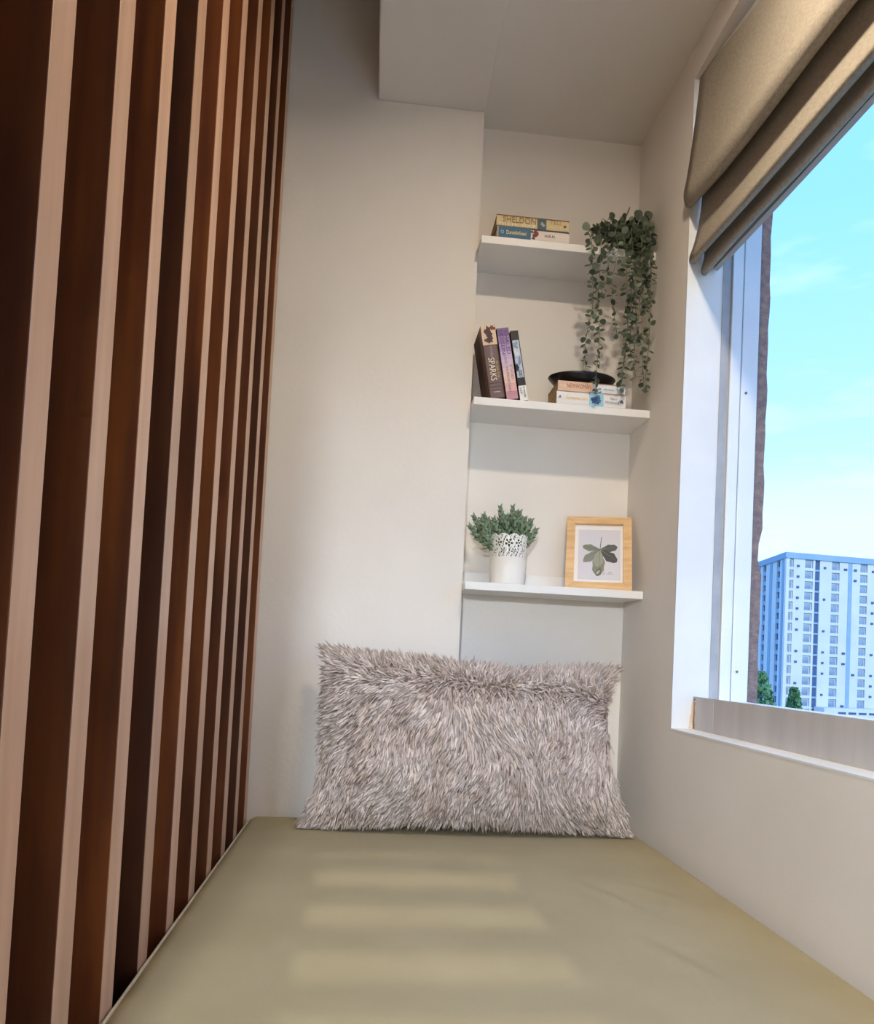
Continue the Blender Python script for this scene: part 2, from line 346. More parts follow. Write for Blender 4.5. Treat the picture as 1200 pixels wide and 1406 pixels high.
# ------------------------------------------------------------------ shelves
def shelf(z, label):
    s = empty('wall_shelf', (XN, YF, z)); tag(s, label, 'shelf', 'white shelves in the niche')
    MB().box(.0006, XR - XN - .0006, 0, YB - YF - .0005, -.0185, 0).build('board', 'shelf_white', s, bevel=.0012)
    MB().box(.0006, XR - XN - .0006, YB - YF - .0115, YB - YF - .0005, 0, .036).build('back_strip', 'shelf_white', s, bevel=.001)
    return s
S1, S2, S3 = 1.8195, 1.4354, 1.0041
shelf(S1, 'top white shelf of the niche, holding two books and the trailing plant')
shelf(S2, 'middle white shelf of the niche, holding upright books and a black dish')
shelf(S3, 'lowest white shelf of the niche, holding a potted plant and a leaf print')

# ------------------------------------------------------------------ roman blind
prof = [(.656, 2.128), (.647, 2.10), (.645, 2.07), (.638, 2.0), (.630, 1.93), (.622, 1.87), (.6175, 1.845), (.6175, 1.829), (.621, 1.816), (.627, 1.811), (.634, 1.813), (.640, 1.825), (.646, 1.85), (.652, 1.885), (.657, 1.89),
        (.659, 1.865), (.657, 1.82), (.653, 1.778), (.644, 1.732), (.637, 1.708), (.6355, 1.698), (.638, 1.691), (.644, 1.690), (.650, 1.698), (.657, 1.722), (.663, 1.738), (.667, 1.735),
        (.668, 1.708), (.664, 1.684), (.6635, 1.674), (.667, 1.668), (.674, 1.671), (.683, 1.69), (.690, 1.71)]
def cat_rom(P, k=4):
    o = []
    for i in range(len(P) - 1):
        p0, p1, p2, p3 = P[max(i - 1, 0)], P[i], P[i + 1], P[min(i + 2, len(P) - 1)]
        for j in range(k):
            t = j / k
            o.append(tuple(.5 * (2 * b + (c_ - a) * t + (2 * a - 5 * b + 4 * c_ - d) * t * t + (3 * b - a - 3 * c_ + d) * t ** 3) for a, b, c_, d in zip(p0, p1, p2, p3)))
    return o + [P[-1]]
prof = cat_rom(prof, 3)
BY1 = YJ - .006
def sag(z, y):
    d = np.interp(z, [1.66, 1.70, 1.82, 2.12], [.002, .018, .036, .070])
    t = min(1, (BY1 - y) / .42); return d * t * (2 - t)
bl = tag(empty('roman_blind', (.65, .8, 2.10)), 'beige linen roman blind gathered in folds above the window', 'blind'); bl.location = (0, 0, 0)
ys = [BY1 - i * (BY1 - .12) / 44 for i in range(45)]
b = MB(); b.rings([[(x + .0025 * sin(y * 9 + z * 7) * (1 if z < 2.05 else 0), y, z - sag(z, y) + .0015 * sin(y * 13 + x * 40)) for x, z in prof] for y in ys], close=False)
fb = b.build('fabric', 'linen', bl, smooth=True); sm = fb.modifiers.new('solid', 'SOLIDIFY'); sm.thickness = .0022; sm.offset = 0
MB().rings([[(.651, y, 2.085 - sag(2.10, y)), (.690, y, 2.085 - sag(2.10, y)), (.690, y, 2.125 - sag(2.10, y)), (.651, y, 2.125 - sag(2.10, y))] for y in ys], True, True, True).build('head_rail', 'linen_core', bl)
MB().rings([[(.690, y, 1.683 - sag(1.67, y)), (.699, y, 1.680 - sag(1.67, y)), (.701, y, 1.694 - sag(1.67, y)), (.692, y, 1.697 - sag(1.67, y))] for y in ys], True, True, True).build('hem_bar', 'linen_core', bl)

# ------------------------------------------------------------------ shaggy pillow
pil = tag(empty('pillow', (.235, 1.70, BED)), 'shaggy pale taupe long-pile pillow propped up at the head of the daybed', 'pillow')
PW, PH, PT = .334, .179, .068
def pillow_pt(u, v, side):
    """u,v in -1..1; local x right, y away from the viewer, z up from the pillow's middle"""
    k = 1 - .05 * (1 - abs(v) ** 2) * abs(u) ** 3
    kx = 1 - .06 * (1 - v * v) * abs(u) ** 2.5; kz = 1 - .11 * (1 - u * u) * abs(v) ** 2.5
    t = PT * (max(0, 1 - abs(u) ** 2.6) * max(0, 1 - abs(v) ** 2.6)) ** .55 * (1 - .18 * v)
    x = PW * u * kx * (1 - .045 * v); z = PH * v * kz + .016 * (v > 0) * v * (-u) * abs(u) - .006 * sin(u * 5) * max(0, v)
    return Vector((x, -t if side > 0 else t * .75, z))
tilt = R(-11); PM = Matrix.Translation((.000, -.010, .193)) @ Matrix.Rotation(tilt, 4, 'X')
nu, nv = 48, 32
pm = MB()
for side in (1, -1):
    pm.rings([[PM @ pillow_pt(-1 + 2 * i / nu, -1 + 2 * j / nv, side) for i in range(nu + 1)] for j in range(nv + 1)], close=False)
body = pm.build('pillow_body', 'pillow_gap_shade', pil, smooth=True)
NS = 15500
V = np.zeros((NS, 13, 3)); 
uv = rng.random((NS, 2)) * 2 - 1
for i in range(NS):
    u, v = uv[i]; side = 1 if i < NS * .86 else -1
    if i % 9 == 0: v = math.copysign(1 - abs(rng.normal(0, .03)), v)
    if i % 14 == 0: u = math.copysign(1 - abs(rng.normal(0, .02)), u)
    u = max(-1, min(1, u)); v = max(-1, min(1, v)); h = .012
    p = pillow_pt(u, v, side); pu = pillow_pt(u + (h if u < 0 else -h), v, side); pv = pillow_pt(u, v + (h if v < 0 else -h), side)
    tu = (pu - p) * (1 if u < 0 else -1); tv = (pv - p) * (1 if v < 0 else -1); nrm = tu.cross(tv) * side
    if nrm.length < 1e-9: nrm = Vector((u, -side, v))
    nrm.normalize(); rimw = max(abs(u) ** 10, abs(v) ** 10); nrm = (nrm + Vector((u * abs(u) ** 8, 0, v * abs(v) ** 8)) * 1.2).normalized()
    # pile laid mostly downwards, fanning out left, swept sideways on the right, standing up along the top
    ang = -pi / 2 - .12 + .40 * min(u, .2) + .22 * sin(3.1 * u + 1.3 * v) + .25 * sin(4.7 * v - 2.2 * u + 1) + .28 * sin(9 * u + 5 * v)
    if u > .2: ang -= 1.5 * (u - .2) * (v + .7)
    flow = Vector((cos(ang), 0, sin(ang)))
    if v > .5: flow = flow * (1 - (v - .5) / .5) + Vector((u * .9 + .4 * sin(u * 7), 0, .75)) * ((v - .5) / .5)
    j = Vector(rng.normal(0, .22, 3))
    d = (nrm * .55 + flow * .85 + j).normalized(); droop = flow * .55 - nrm * .35 + Vector((0, 0, -.15)) + Vector(rng.normal(0, .15, 3))
    L = .029 * (.7 + .5 * rng.random()); r = .0026 * (.7 + .6 * rng.random())
    a = d.orthogonal().normalized(); q = d.cross(a)
    base = p - nrm * .002
    for k, (t, rr) in enumerate(((0, .8), (.35, 1.0), (.75, .7))):
        c_ = base + d * (L * t) + droop * (L * .6 * t * t)
        for s_ in range(4): V[i, k * 4 + s_] = PM @ (c_ + (a * cos(s_ * pi / 2) + q * sin(s_ * pi / 2)) * (r * rr))
    V[i, 12] = PM @ (base + d * L + droop * (L * .6))
V[:, :, 1] = np.minimum(V[:, :, 1], YM - 1.70 - .001) ; V[:, :, 2] = np.maximum(V[:, :, 2], .004); V[:, :, 0] = np.minimum(V[:, :, 0], XR - .235 - .003)
F = []
for k in (0, 4):
    for s_ in range(4): F.append((k + s_, k + (s_ + 1) % 4, k + 4 + (s_ + 1) % 4, k + 4 + s_))
T = [(8 + s_, 8 + (s_ + 1) % 4, 12) for s_ in range(4)]
off = (np.arange(NS) * 13)[:, None]
loops = np.concatenate([(np.array(F).reshape(1, -1) + off), (np.array(T).reshape(1, -1) + off)], axis=1)   # per strand: 8 quads then 4 tris
me = bpy.data.meshes.new('pile'); me.vertices.add(NS * 13); me.vertices.foreach_set('co', V.reshape(-1))
cnt = np.tile([4] * 8 + [3] * 4, NS); me.loops.add(loops.size); me.loops.foreach_set('vertex_index', loops.reshape(-1).astype(np.int32))
me.polygons.add(len(cnt)); me.polygons.foreach_set('loop_start', np.concatenate([[0], np.cumsum(cnt)[:-1]]).astype(np.int32)); me.polygons.foreach_set('loop_total', cnt.astype(np.int32))
me.polygons.foreach_set('use_smooth', [True] * len(cnt)); me.update(calc_edges=True); me.validate()
# each tuft of yarn has its own shade
at = me.attributes.new('shade', 'FLOAT', 'POINT'); at.data.foreach_set('value', np.repeat(rng.random(NS), 13).astype(np.float32))
ym = MATS['yarn']; t = ym.node_tree; an = t.nodes.new('ShaderNodeAttribute'); an.attribute_name = 'shade'
mrn = t.nodes.new('ShaderNodeMapRange'); mrn.inputs[3].default_value = .55; mrn.inputs[4].default_value = 1.1; t.links.new(an.outputs['Fac'], mrn.inputs[0])
scn = t.nodes.new('ShaderNodeVectorMath'); scn.operation = 'SCALE'; t.links.new(t.nodes[ym['_mix']].outputs[2], scn.inputs[0]); t.links.new(mrn.outputs[0], scn.inputs['Scale'])
t.links.new(scn.outputs[0], t.nodes['Principled BSDF'].inputs['Base Color'])
me.materials.append(ym); pile = link('pile', me, pil); pile['kind'] = 'stuff'

# ------------------------------------------------------------------ books
def book(label, L, T_, D, cover, spine, group, page='pages'):
    """spine faces -y, its length along x, its thickness along z, its foot at x=0"""
    b = tag(empty('book', (0, 0, 0)), label, 'book', group)
    c = MB(); k = .0012
    c.box(0, L, 0, D, 0, k); c.box(0, L, 0, D, T_ - k, T_); c.build('cover', flat(cover), b, bevel=.0003)
    sp_ = MB(); sp_.rings([[(x, .0006 + .0018 * 4 * (q - .5) ** 2, T_ * q) for q in (0, .125, .25, .5, .75, .875, 1)] + [(x, .004, T_), (x, .004, 0)] for x in (0, L)], True, True, True).build('spine', flat(spine), b, smooth=False)
    MB().box(.0012, L - .0012, .003, D - .002, k, T_ - k).build('page_block', page, b)
    return b
def ink(b, x0, x1, z0, z1, rgb, name='spine_print', d=.0004):
    return MB().box(x0, x1, -d, .0016, z0, z1).build(name, flat(rgb), b)
def blob(b, cx, cz, r, rgb, n=7, d=.0008, name='spine_picture', seed=1, squash=1):
    rr = random.Random(seed); m_ = MB()
    for i in range(n):
        a = rr.random() * 6.28; q = r * .65 * rr.random(); px, pz = cx + q * cos(a), cz + q * sin(a) * squash; s_ = r * (.3 + .3 * rr.random())
        m_.poly([(px + s_ * (1 if j % 2 else .55) * cos(j * pi / 5 + a), pz + s_ * squash * (1 if j % 2 else .55) * sin(j * pi / 5 + a)) for j in range(10)], -d - .00002 * i, .0012)
    return m_.build(name, flat(rgb), b)

# two paperbacks lying on the top shelf
G1 = 'paperbacks lying on the top shelf'
b1 = book('paperback with a blue and white spine lying on the top shelf', .1735, .0275, .108, (70, 96, 116), (226, 214, 206), G1); b1.location = (.2485, YF + .003, S1)
ink(b1, 0, .0035, 0, .0275, (168, 148, 150)); ink(b1, .0035, .081, 0, .0275, (44, 98, 128))
text('DanielleSteel', .0135, flat((238, 226, 170)), b1, (.022, -.0009, .0135), width=.047)
text('Q', .010, flat((186, 206, 214)), b1, (.0085, -.0009, .014))
blob(b1, .091, .016, .0105, (124, 34, 34), 6, seed=3); blob(b1, .088, .006, .006, (92, 74, 60), 4, seed=8, d=.0006); blob(b1, .084, .021, .006, (58, 60, 66), 3, seed=9, d=.0006)
text('H.R.H.', .0100, flat((96, 90, 88)), b1, (.1135, -.0009, .0135), width=.026)
b2 = book('cream paperback with gold lettering, upper of the pair on the top shelf', .174, .0275, .108, (150, 120, 80), (208, 190, 148), G1); b2.location = (.2465, YF + .002, S1 + .0277)
text('SHELDON', .0200, flat((150, 116, 66)), b2, (.014, -.0006, .0165), width=.079)
text('TELL ME YOUR', .0085, flat((246, 240, 206)), b2, (.003, -.0008, .0045), width=.092)
ink(b2, .0975, .119, .0005, .027, (66, 84, 86), 'spine_picture'); blob(b2, .108, .0125, .0085, (150, 176, 186), 6, seed=4)
text('TELL', .0125, flat((182, 150, 98)), b2, (.127, -.0006, .019), width=.030); text('DREAMS', .0080, flat((236, 222, 170)), b2, (.122, -.0007, .0075), width=.036)
blob(b2, .1635, .0135, .004, (66, 60, 60), 4, seed=5)

# three paperbacks leaning on the middle shelf
G2 = 'upright paperbacks on the middle shelf'
LEAN = R(11)
def upright2(bk, L, T_, x, y, lean, z=S2):
    # local x points down the spine (head at x=0), local z points right
    M_ = Matrix(((0, 0, 1, 0), (0, 1, 0, 0), (-1, 0, 0, L), (0, 0, 0, 1)))
    bk.matrix_world = Matrix.Translation((x, y, z)) @ Matrix.Rotation(-lean, 4, 'Y') @ M_
b3 = book('thick brown and mauve paperback leaning at the left end of the middle shelf', .172, .034, .112, (98, 70, 62), (110, 88, 90), G2)
upright2(b3, .172, .034, .2525, YF + .004, LEAN)
ink(b3, 0, .047, 0, .034, (222, 196, 172)); blob(b3, .020, .015, .022, (58, 26, 24), 9, seed=11, squash=.7); blob(b3, .010, .026, .010, (120, 36, 40), 4, seed=12); blob(b3, .036, .010, .008, (66, 40, 44), 4, seed=14)
ink(b3, .043, .047, .002, .032, (226, 196, 160), d=.0009)
text('nicholas', .012, flat((170, 160, 170)), b3, (.049, -.0009, .0175), width=.026); text('SPARKS', .021, flat((238, 228, 206)), b3, (.077, -.0009, .0135), width=.054)
text('the best of me', .0085, flat((206, 176, 110)), b3, (.086, -.0009, .0265), width=.040)
for k in range(3): ink(b3, .136 + k * .008, .137 + k * .008, .002, .030, (130, 108, 112), d=.0007)
ink(b3, .158, .1595, .010, .024, (220, 210, 206), d=.0008)
for k in range(13):    # fine slanting lines printed on its cover
    q = MB(); z = .022 + k * .0095; q.add([(z, .006, -.0003), (z + .0016, .006, -.0003), (z + .0336, .100, -.0003), (z + .032, .100, -.0003)], [(0, 1, 2, 3)]); q.build('cover_print', flat((150, 116, 100)), b3)
b4 = book('lilac to peach paperback with purple lettering between two upright books', .169, .0285, .108, (52, 30, 52), (206, 182, 200), G2)
upright2(b4, .169, .0285, .2900, YF + .004, LEAN)
cols = [(120, 92, 138), (150, 124, 168), (176, 152, 192), (196, 174, 206), (210, 186, 204), (222, 194, 196), (228, 194, 182), (222, 172, 170), (196, 140, 154)]
for k, c_ in enumerate(cols): ink(b4, .169 * k / 9, .169 * (k + 1) / 9, .0008, .0277, c_)
text('KHALED', .0125, flat((92, 62, 134)), b4, (.006, -.0009, .0205), width=.056); text('HOSSEINI', .0125, flat((92, 62, 134)), b4, (.004, -.0009, .0090), width=.060)
text('AND THE MOUNTAINS', .0085, flat((146, 120, 146)), b4, (.068, -.0009, .0110), width=.085); text('ECHOED', .0085, flat((150, 124, 140)), b4, (.088, -.0009, .0215), width=.034)
b5 = book('slim black and white paperback, rightmost of the three upright books', .166, .0185, .106, (24, 22, 30), (196, 208, 224), G2)
upright2(b5, .166, .0185, .3225, YF + .004, LEAN)
ink(b5, 0, .022, 0, .0185, (22, 22, 26)); ink(b5, .112, .131, 0, .0185, (20, 22, 32)); ink(b5, .131, .166, 0, .0185, (236, 234, 232))
blob(b5, .085, .004, .012, (22, 24, 34), 7, seed=21, squash=.5); blob(b5, .055, .006, .014, (214, 224, 234), 8, seed=22, squash=.5); blob(b5, .070, .012, .013, (126, 146, 186), 6, seed=23, squash=.45); blob(b5, .035, .009, .011, (150, 168, 190), 5, seed=24, squash=.6)
text('GO', .012, flat((40, 56, 86)), b5, (.094, -.0010, .0095), width=.009); text('SET', .010, flat((52, 60, 84)), b5, (.103, -.0010, .0095), width=.008)
text('A NOVEL', .0062, flat((60, 60, 70)), b5, (.134, -.0010, .0125), width=.026); text('LEE', .006, flat((90, 90, 100)), b5, (.136, -.0010, .005), width=.014)

# two paperbacks lying under the dish
G3 = 'paperbacks lying on the middle shelf'
b6 = book('thick white paperback with a blue flower lying on the middle shelf', .1675, .0325, .110, (196, 176, 150), (232, 230, 228), G3); b6.location = (.4085, YF + .003, S2)
ink(b6, .079, .113, .0004, .0321, (150, 200, 222)); blob(b6, .099, .016, .0155, (66, 104, 148), 11, seed=31); blob(b6, .092, .018, .010, (40, 70, 112), 5, seed=32, d=.001)
text('Someone Like', .0105, flat((236, 200, 130)), b6, (.022, -.0008, .0165), width=.052, shear=.2); blob(b6, .0085, .017, .0042, (120, 124, 156), 4, seed=33)
text('Fern', .0080, flat((150, 154, 166)), b6, (.129, -.0008, .0215), width=.016); text('Michaels', .0080, flat((142, 146, 160)), b6, (.117, -.0008, .0125), width=.032); blob(b6, .157, .016, .0058, (104, 104, 120), 5, seed=34)
b7 = book('slimmer peach and white paperback lying directly beneath the black dish', .1635, .0235, .108, (146, 104, 66), (226, 228, 234), G3); b7.location = (.4105, YF + .004, S2 + .0327)
ink(b7, 0, .083, .0003, .0232, (222, 186, 160)); text('Nelson', .0105, flat((240, 224, 202)), b7, (.004, -.0008, .012), width=.015); text('NEWWOMAN', .0150, flat((160, 106, 84)), b7, (.021, -.0009, .012), width=.058)
blob(b7, .0885, .008, .006, (86, 80, 86), 5, seed=41); ink(b7, .097, .104, .009, .012, (120, 140, 176), d=.0007); text('~the story~', .0070, flat((150, 158, 176)), b7, (.108, -.0008, .0105), width=.030); blob(b7, .155, .011, .006, (176, 180, 190), 5, seed=42)

# black dish on the books
dish = tag(empty('dish', (.4815, 1.805, S2 + .0564)), 'shallow black oval dish on top of the two lying books', 'dish')
MB().lathe([(.0001, .0), (.048, .0), (.052, .001), (.070, .011), (.0805, .0225), (.083, .0255), (.082, .0275), (.079, .0265), (.068, .015), (.050, .005), (.0001, .004)], n=56, sx=1, sy=.66).build('bowl', 'black_ceramic', dish, smooth=True)
MB().lathe([(.040, -.0003), (.046, -.0003), (.046, .0006), (.040, .0006), (.040, -.0003)], n=40, sx=1, sy=.66).build('foot_ring', 'black_ceramic', dish)

# ------------------------------------------------------------------ framed leaf print
FW, FH, RW, FT = .157, .207, .0205, .013
fr = tag(empty('picture_frame', (.4560, 1.786, S3 + .0005)), 'light wood frame holding a leaf print, leaning on the lowest shelf', 'picture frame')
fr.rotation_euler = (Matrix.Rotation(R(-14), 3, 'Z') @ Matrix.Rotation(R(-24), 3, 'X')).to_euler()
def rail(pts): MB().poly(pts, 0, FT).build('frame_rail', 'frame_wood', fr, bevel=.0007)
rail([(0, 0), (FW, 0), (FW - RW, RW), (RW, RW)]); rail([(0, FH), (RW, FH - RW), (FW - RW, FH - RW), (FW, FH)])
rail([(0, 0), (RW, RW), (RW, FH - RW), (0, FH)]); rail([(FW, 0), (FW, FH), (FW - RW, FH - RW), (FW - RW, RW)])
MB().box(RW - .003, FW - RW + .003, .0075, .0095, RW - .003, FH - RW + .003).build('mat_board', 'paper', fr)
MB().box(.003, FW - .003, .0098, .0125, .003, FH - .003).build('backing_board', 'plinth', fr)
pr = MB().box(RW + .009, FW - RW - .006, .0068, .0076, RW + .011, FH - RW - .014).build('leaf_print', 'print_paper', fr)
def lobe(cx, cz, ang, L, W, rgb, d, wav=0):
    pts = []
    n = 14
    for side in (1, -1):
        rng_ = range(n + 1) if side > 0 else range(n - 1, 0, -1)
        for i in rng_:
            t_ = i / n; wv = W * (sin(pi * t_ ** 1.5) ** .7 * .75 + .25 * sin(pi * t_) ** .5) * (1 + .10 * sin(t_ * 17 + wav)); x, z = t_ * L, side * wv
            pts.append((cx + x * cos(ang) - z * sin(ang), cz + x * sin(ang) + z * cos(ang)))
    return MB().poly(list(reversed(pts)), .0066 - d, .0070).build('leaf_shape', flat(rgb), pr)
cx, cz = FW * .5 + .003, FH * .555
for a_, L_, W_, c_, d_ in ((-94, .074, .0150, (126, 132, 116), .0001), (-98, .050, .0125, (150, 154, 138), .00025), (168, .043, .0095, (118, 124, 112), .0001), (222, .053, .0108, (128, 130, 122), .00015), (12, .043, .0105, (78, 84, 78), .0001), (-40, .053, .0130, (64, 68, 68), .00015)):
    lobe(cx, cz, R(a_), L_, W_, c_, d_, a_)
for a_, L_ in ((-92, .076), (166, .038), (218, .048), (14, .036), (-36, .048)):
    v = MB(); ca, sa = cos(R(a_)), sin(R(a_)); v.poly([(cx - .0005 * sa, cz + .0005 * ca), (cx + .0005 * sa, cz - .0005 * ca), (cx + L_ * ca, cz + L_ * sa)], .0062, .007); v.build('leaf_vein', flat((70, 76, 68) if a_ > 100 or a_ < -80 else (150, 154, 148)), pr)
lobe(cx + .002, cz - .050, R(-110), .026, .0075, (98, 104, 88), .0004, 2); lobe(cx + .006, cz - .060, R(-60), .012, .003, (196, 198, 190), .0005, 1); lobe(cx + .001, cz - .058, R(-130), .014, .003, (176, 178, 168), .0005, 1)
MB().poly([(cx - .0009, cz), (cx + .0009, cz), (cx + .0042, cz + .037), (cx + .0028, cz + .037)], .0063, .007).build('leaf_stalk', flat((70, 72, 66)), pr)
text('leaf', .0050, flat((130, 130, 134)), pr, (cx + .020, .0064, cz - .064), width=.008); text('~~~~~~', .006, flat((120, 120, 126)), pr, (cx + .016, .0064, cz - .068), width=.017)

# ------------------------------------------------------------------ white pot with lace rim
PX, PY = .3185, 1.803
pot = tag(empty('potted_plant', (PX, PY, S3)), 'small green artificial plant in a white pot with lace rim', 'potted plant')
MB().lathe([(.0001, .001), (.038, .001), (.0405, .0), (.0412, .004), (.0440, .064), (.0428, .064), (.0398, .004), (.0001, .003)], n=48).build('pot', 'pot_white', pot, smooth=True)
# pierced rim: a fine grid with flower-shaped holes and a scalloped edge
na, nz = 240, 34; zz0, zz1 = .064, .121; rim = MB(); vid = {}
flowers = []; rr = random.Random(5)
for k in range(11):
    flowers.append((k / 11 * 2 * pi, .098, .0115)); flowers.append(((k + .5) / 11 * 2 * pi, .079, .0085))
def hole(a, z):
    top = .1135 + .0065 * abs(sin(a * 5.5))
    if z > top: return True
    if z < .0655 or z > top - .0028: return False
    for fa, fz, fr_ in flowers:
        dx = ((a - fa + pi) % (2 * pi) - pi) * .0455; dz = z - fz; d = math.hypot(dx, dz); th = math.atan2(dz, dx)
        if d < fr_:
            pet = .5 + .5 * cos(5 * th + fa * 3)
            if d < fr_ * .22: return True
            if fr_ * .36 < d < fr_ * (.5 + .38 * pet) and pet > .25: return True
            return False
    return (math.sin(a * 38 + z * 300) * math.sin(z * 520 + a * 11)) > .25
def rv(i, j):
    k_ = (i % na, j)
    if k_ not in vid:
        a = 2 * pi * (i % na) / na; z = zz0 + (zz1 - zz0) * j / nz; r = .0440 + .0022 * (z - zz0) / (zz1 - zz0)
        vid[k_] = len(rim.v); rim.v.append((r * cos(a), r * sin(a), z))
    return vid[k_]
for i in range(na):
    for j in range(nz):
        if not hole(2 * pi * (i + .5) / na, zz0 + (zz1 - zz0) * (j + .5) / nz):
            rim.f.append((rv(i, j), rv(i + 1, j), rv(i + 1, j + 1), rv(i, j + 1))); rim.mi.append(0)
ro = rim.build('lace_rim', 'pot_white', pot); sm = ro.modifiers.new('solid', 'SOLIDIFY'); sm.thickness = .0011; sm.offset = -1
MB().lathe([(.0001, .058), (.042, .056)], n=32).build('soil', 'soil', pot)
def sprig(base, tip, n, L0, seed):
    rr = random.Random(seed); b0, t0 = Vector(base), Vector(tip); ax = t0 - b0; s = MB(); Ls = ax.length
    mid = b0 + ax * .5 + Vector((ax.x, ax.y, 0)) * .12 * -1
    pts = [b0.lerp(mid, .5) if q == 1 else (b0, None, mid, mid.lerp(t0, .5), t0)[q] for q in range(5)]
    s.tube(pts, [.0016, .0015, .0014, .0011, .0006], 5)
    d = ax.normalized(); o1 = d.orthogonal().normalized(); o2 = d.cross(o1)
    for k in range(n):
        t = .30 + .70 * k / (n - 1); p = b0.lerp(t0, t) if t > .5 else b0.lerp(mid, t * 2)
        a = k * 2.4; out = o1 * cos(a) + o2 * sin(a); open_ = .95 * (1 - t) + .42; L = L0 * (.75 + .4 * sin(pi * min(1, t * .9 + .05)))
        dir_ = (d * 1.0 + out * open_).normalized(); side = d.cross(out).normalized(); w_ = L * .34; up = dir_.cross(side).normalized()
        m1 = p + dir_ * L * .45
        v = [p, m1 + side * w_ + up * w_ * .4, m1 - side * w_ + up * w_ * .4, p + dir_ * L, m1 - up * w_ * .45]
        s.add(v, [(0, 4, 1), (0, 2, 4), (1, 4, 3), (4, 2, 3)], 1)
    return s.build('sprig', ['stem_green', 'succulent_leaf'], pot, fix=False)
tips = [(-.093, -.010, .133), (-.083, .010, .160), (-.068, -.020, .150), (-.058, .012, .164), (-.040, -.024, .150), (-.022, .004, .184), (-.012, -.026, .158), (.008, .006, .187), (.012, -.020, .170), (.026, .008, .176), (.030, -.026, .155), (.046, -.012, .152), (.054, .010, .158), (.060, -.016, .132), (-.062, -.022, .118), (.000, .020, .165), (.040, .020, .160), (-.045, .022, .155)]
for i, (x, y, z) in enumerate(tips): sprig((x * .33, y * .5, .062), (x, y, z), 24, .0190, i)

# ------------------------------------------------------------------ trailing eucalyptus
eu = tag(empty('trailing_plant', (.60, 1.815, S1)), 'trailing eucalyptus garland spilling over the right end of the top shelf', 'plant')
EO = Vector((.60, 1.815, S1))
hang = [[(.471, 1.813), (.474, 1.735), (.477, 1.666), (.465, 1.578), (.467, 1.512)], [(.495, 1.807), (.493, 1.702), (.498, 1.581), (.494, 1.494), (.496, 1.451)], [(.534, 1.802), (.526, 1.74), (.529, 1.671), (.539, 1.598)],
        [(.57, 1.806), (.57, 1.674), (.56, 1.569), (.556, 1.482)], [(.591, 1.808), (.59, 1.659), (.583, 1.553), (.589, 1.502)], [(.611, 1.81), (.619, 1.714), (.615, 1.591), (.614, 1.513), (.609, 1.469)],
        [(.6, 1.809), (.597, 1.642), (.608, 1.472)], [(.552, 1.795), (.566, 1.639), (.561, 1.534), (.552, 1.464)], [(.616, 1.812), (.617, 1.715), (.617, 1.662)], [(.511, 1.80), (.509, 1.738), (.49, 1.676)],
        [(.581, 1.80), (.578, 1.70), (.572, 1.60), (.575, 1.535)]]
apex = [.050, .075, .088, .075, .07, .085, .06, .055, .095, .06, .05]
def resample(P, step):
    o = [P[0]]; acc = 0
    for a_, b_ in zip(P, P[1:]):
        L = (b_ - a_).length; p = 0
        while acc + (L - p) >= step:
            p += step - acc; acc = 0; o.append(a_.lerp(b_, p / L))
        acc += L - p
    return o
def smooth3(P, k=6): return [Vector(p) for p in cat_rom([tuple(q) for q in P], k)]
stems = []; leaves = []      # leaf: (pos, dir, normal, size)
rr = random.Random(12)
def leaf_pairs(P, s0, s1, start=0, jit=.35):
    n_ = len(P)
    for i in range(start, n_):
        t = i / max(1, n_ - 1); sz = (s0 + (s1 - s0) * t) * (.75 + .5 * rr.random())
        tg = (P[min(i + 1, n_ - 1)] - P[max(i - 1, 0)]).normalized(); a = rr.random() * pi
        o1 = tg.orthogonal().normalized(); o2 = tg.cross(o1)
        for s_ in (1, -1):
            if rr.random() < .06: continue
            out = (o1 * cos(a) + o2 * sin(a)) * s_
            d = (out * 1.0 + tg * .35 + Vector((rr.gauss(0, jit), rr.gauss(0, jit), rr.gauss(0, jit)))).normalized()
            nr = (tg * -.6 + Vector((rr.gauss(0, .5), -.6 + rr.gauss(0, .4), rr.gauss(0, .5)))); nr = (nr - d * nr.dot(d)).normalized()
            leaves.append((P[i], d, nr, sz))
for H, ap in zip(hang, apex):
    x0, z0_ = H[0]
    base = EO + Vector((rr.uniform(-.02, .02), rr.uniform(-.012, .012), .012))
    up = Vector((base.x * .55 + x0 * .45, 1.785, S1 + ap)); over = Vector((x0, 1.748, S1 + .030 + .2 * ap))
    P = smooth3([base, base.lerp(up, .6) + Vector((0, 0, .016)), up, over] + [Vector((x, 1.726 + rr.uniform(-.008, .006), z)) for x, z in H])
    stems.append(P); Q = resample(P, .0135); leaf_pairs(Q, .0205, .0110, 3)
for tip in ((.470, 1.775, 1.862), (.488, 1.79, 1.885), (.508, 1.775, 1.905), (.530, 1.79, 1.915), (.560, 1.775, 1.918), (.612, 1.775, 1.925), (.618, 1.795, 1.918), (.545, 1.765, 1.885), (.585, 1.760, 1.885), (.612, 1.765, 1.880), (.515, 1.762, 1.872)):
    t_ = Vector(tip); base = EO + Vector((rr.uniform(-.02, .015), rr.uniform(-.01, .01), .012)); P = smooth3([base, base.lerp(t_, .45) + Vector((0, 0, .025)), t_]); stems.append(P)
    leaf_pairs(resample(P, .015), .0180, .0225, 1, .3)
for dx in (-.010, .012): leaves.append((Vector((.606 + dx, 1.770, 1.905)), Vector((dx * 8, -.1, 1)).normalized(), Vector((0, -1, -.1)).normalized(), .026))
lm = MB(); n = 10; ring = [(.5 + .5 * cos(2 * pi * k / n), .43 * sin(2 * pi * k / n) * (1 - .25 * cos(2 * pi * k / n) * -1)) for k in range(n)]
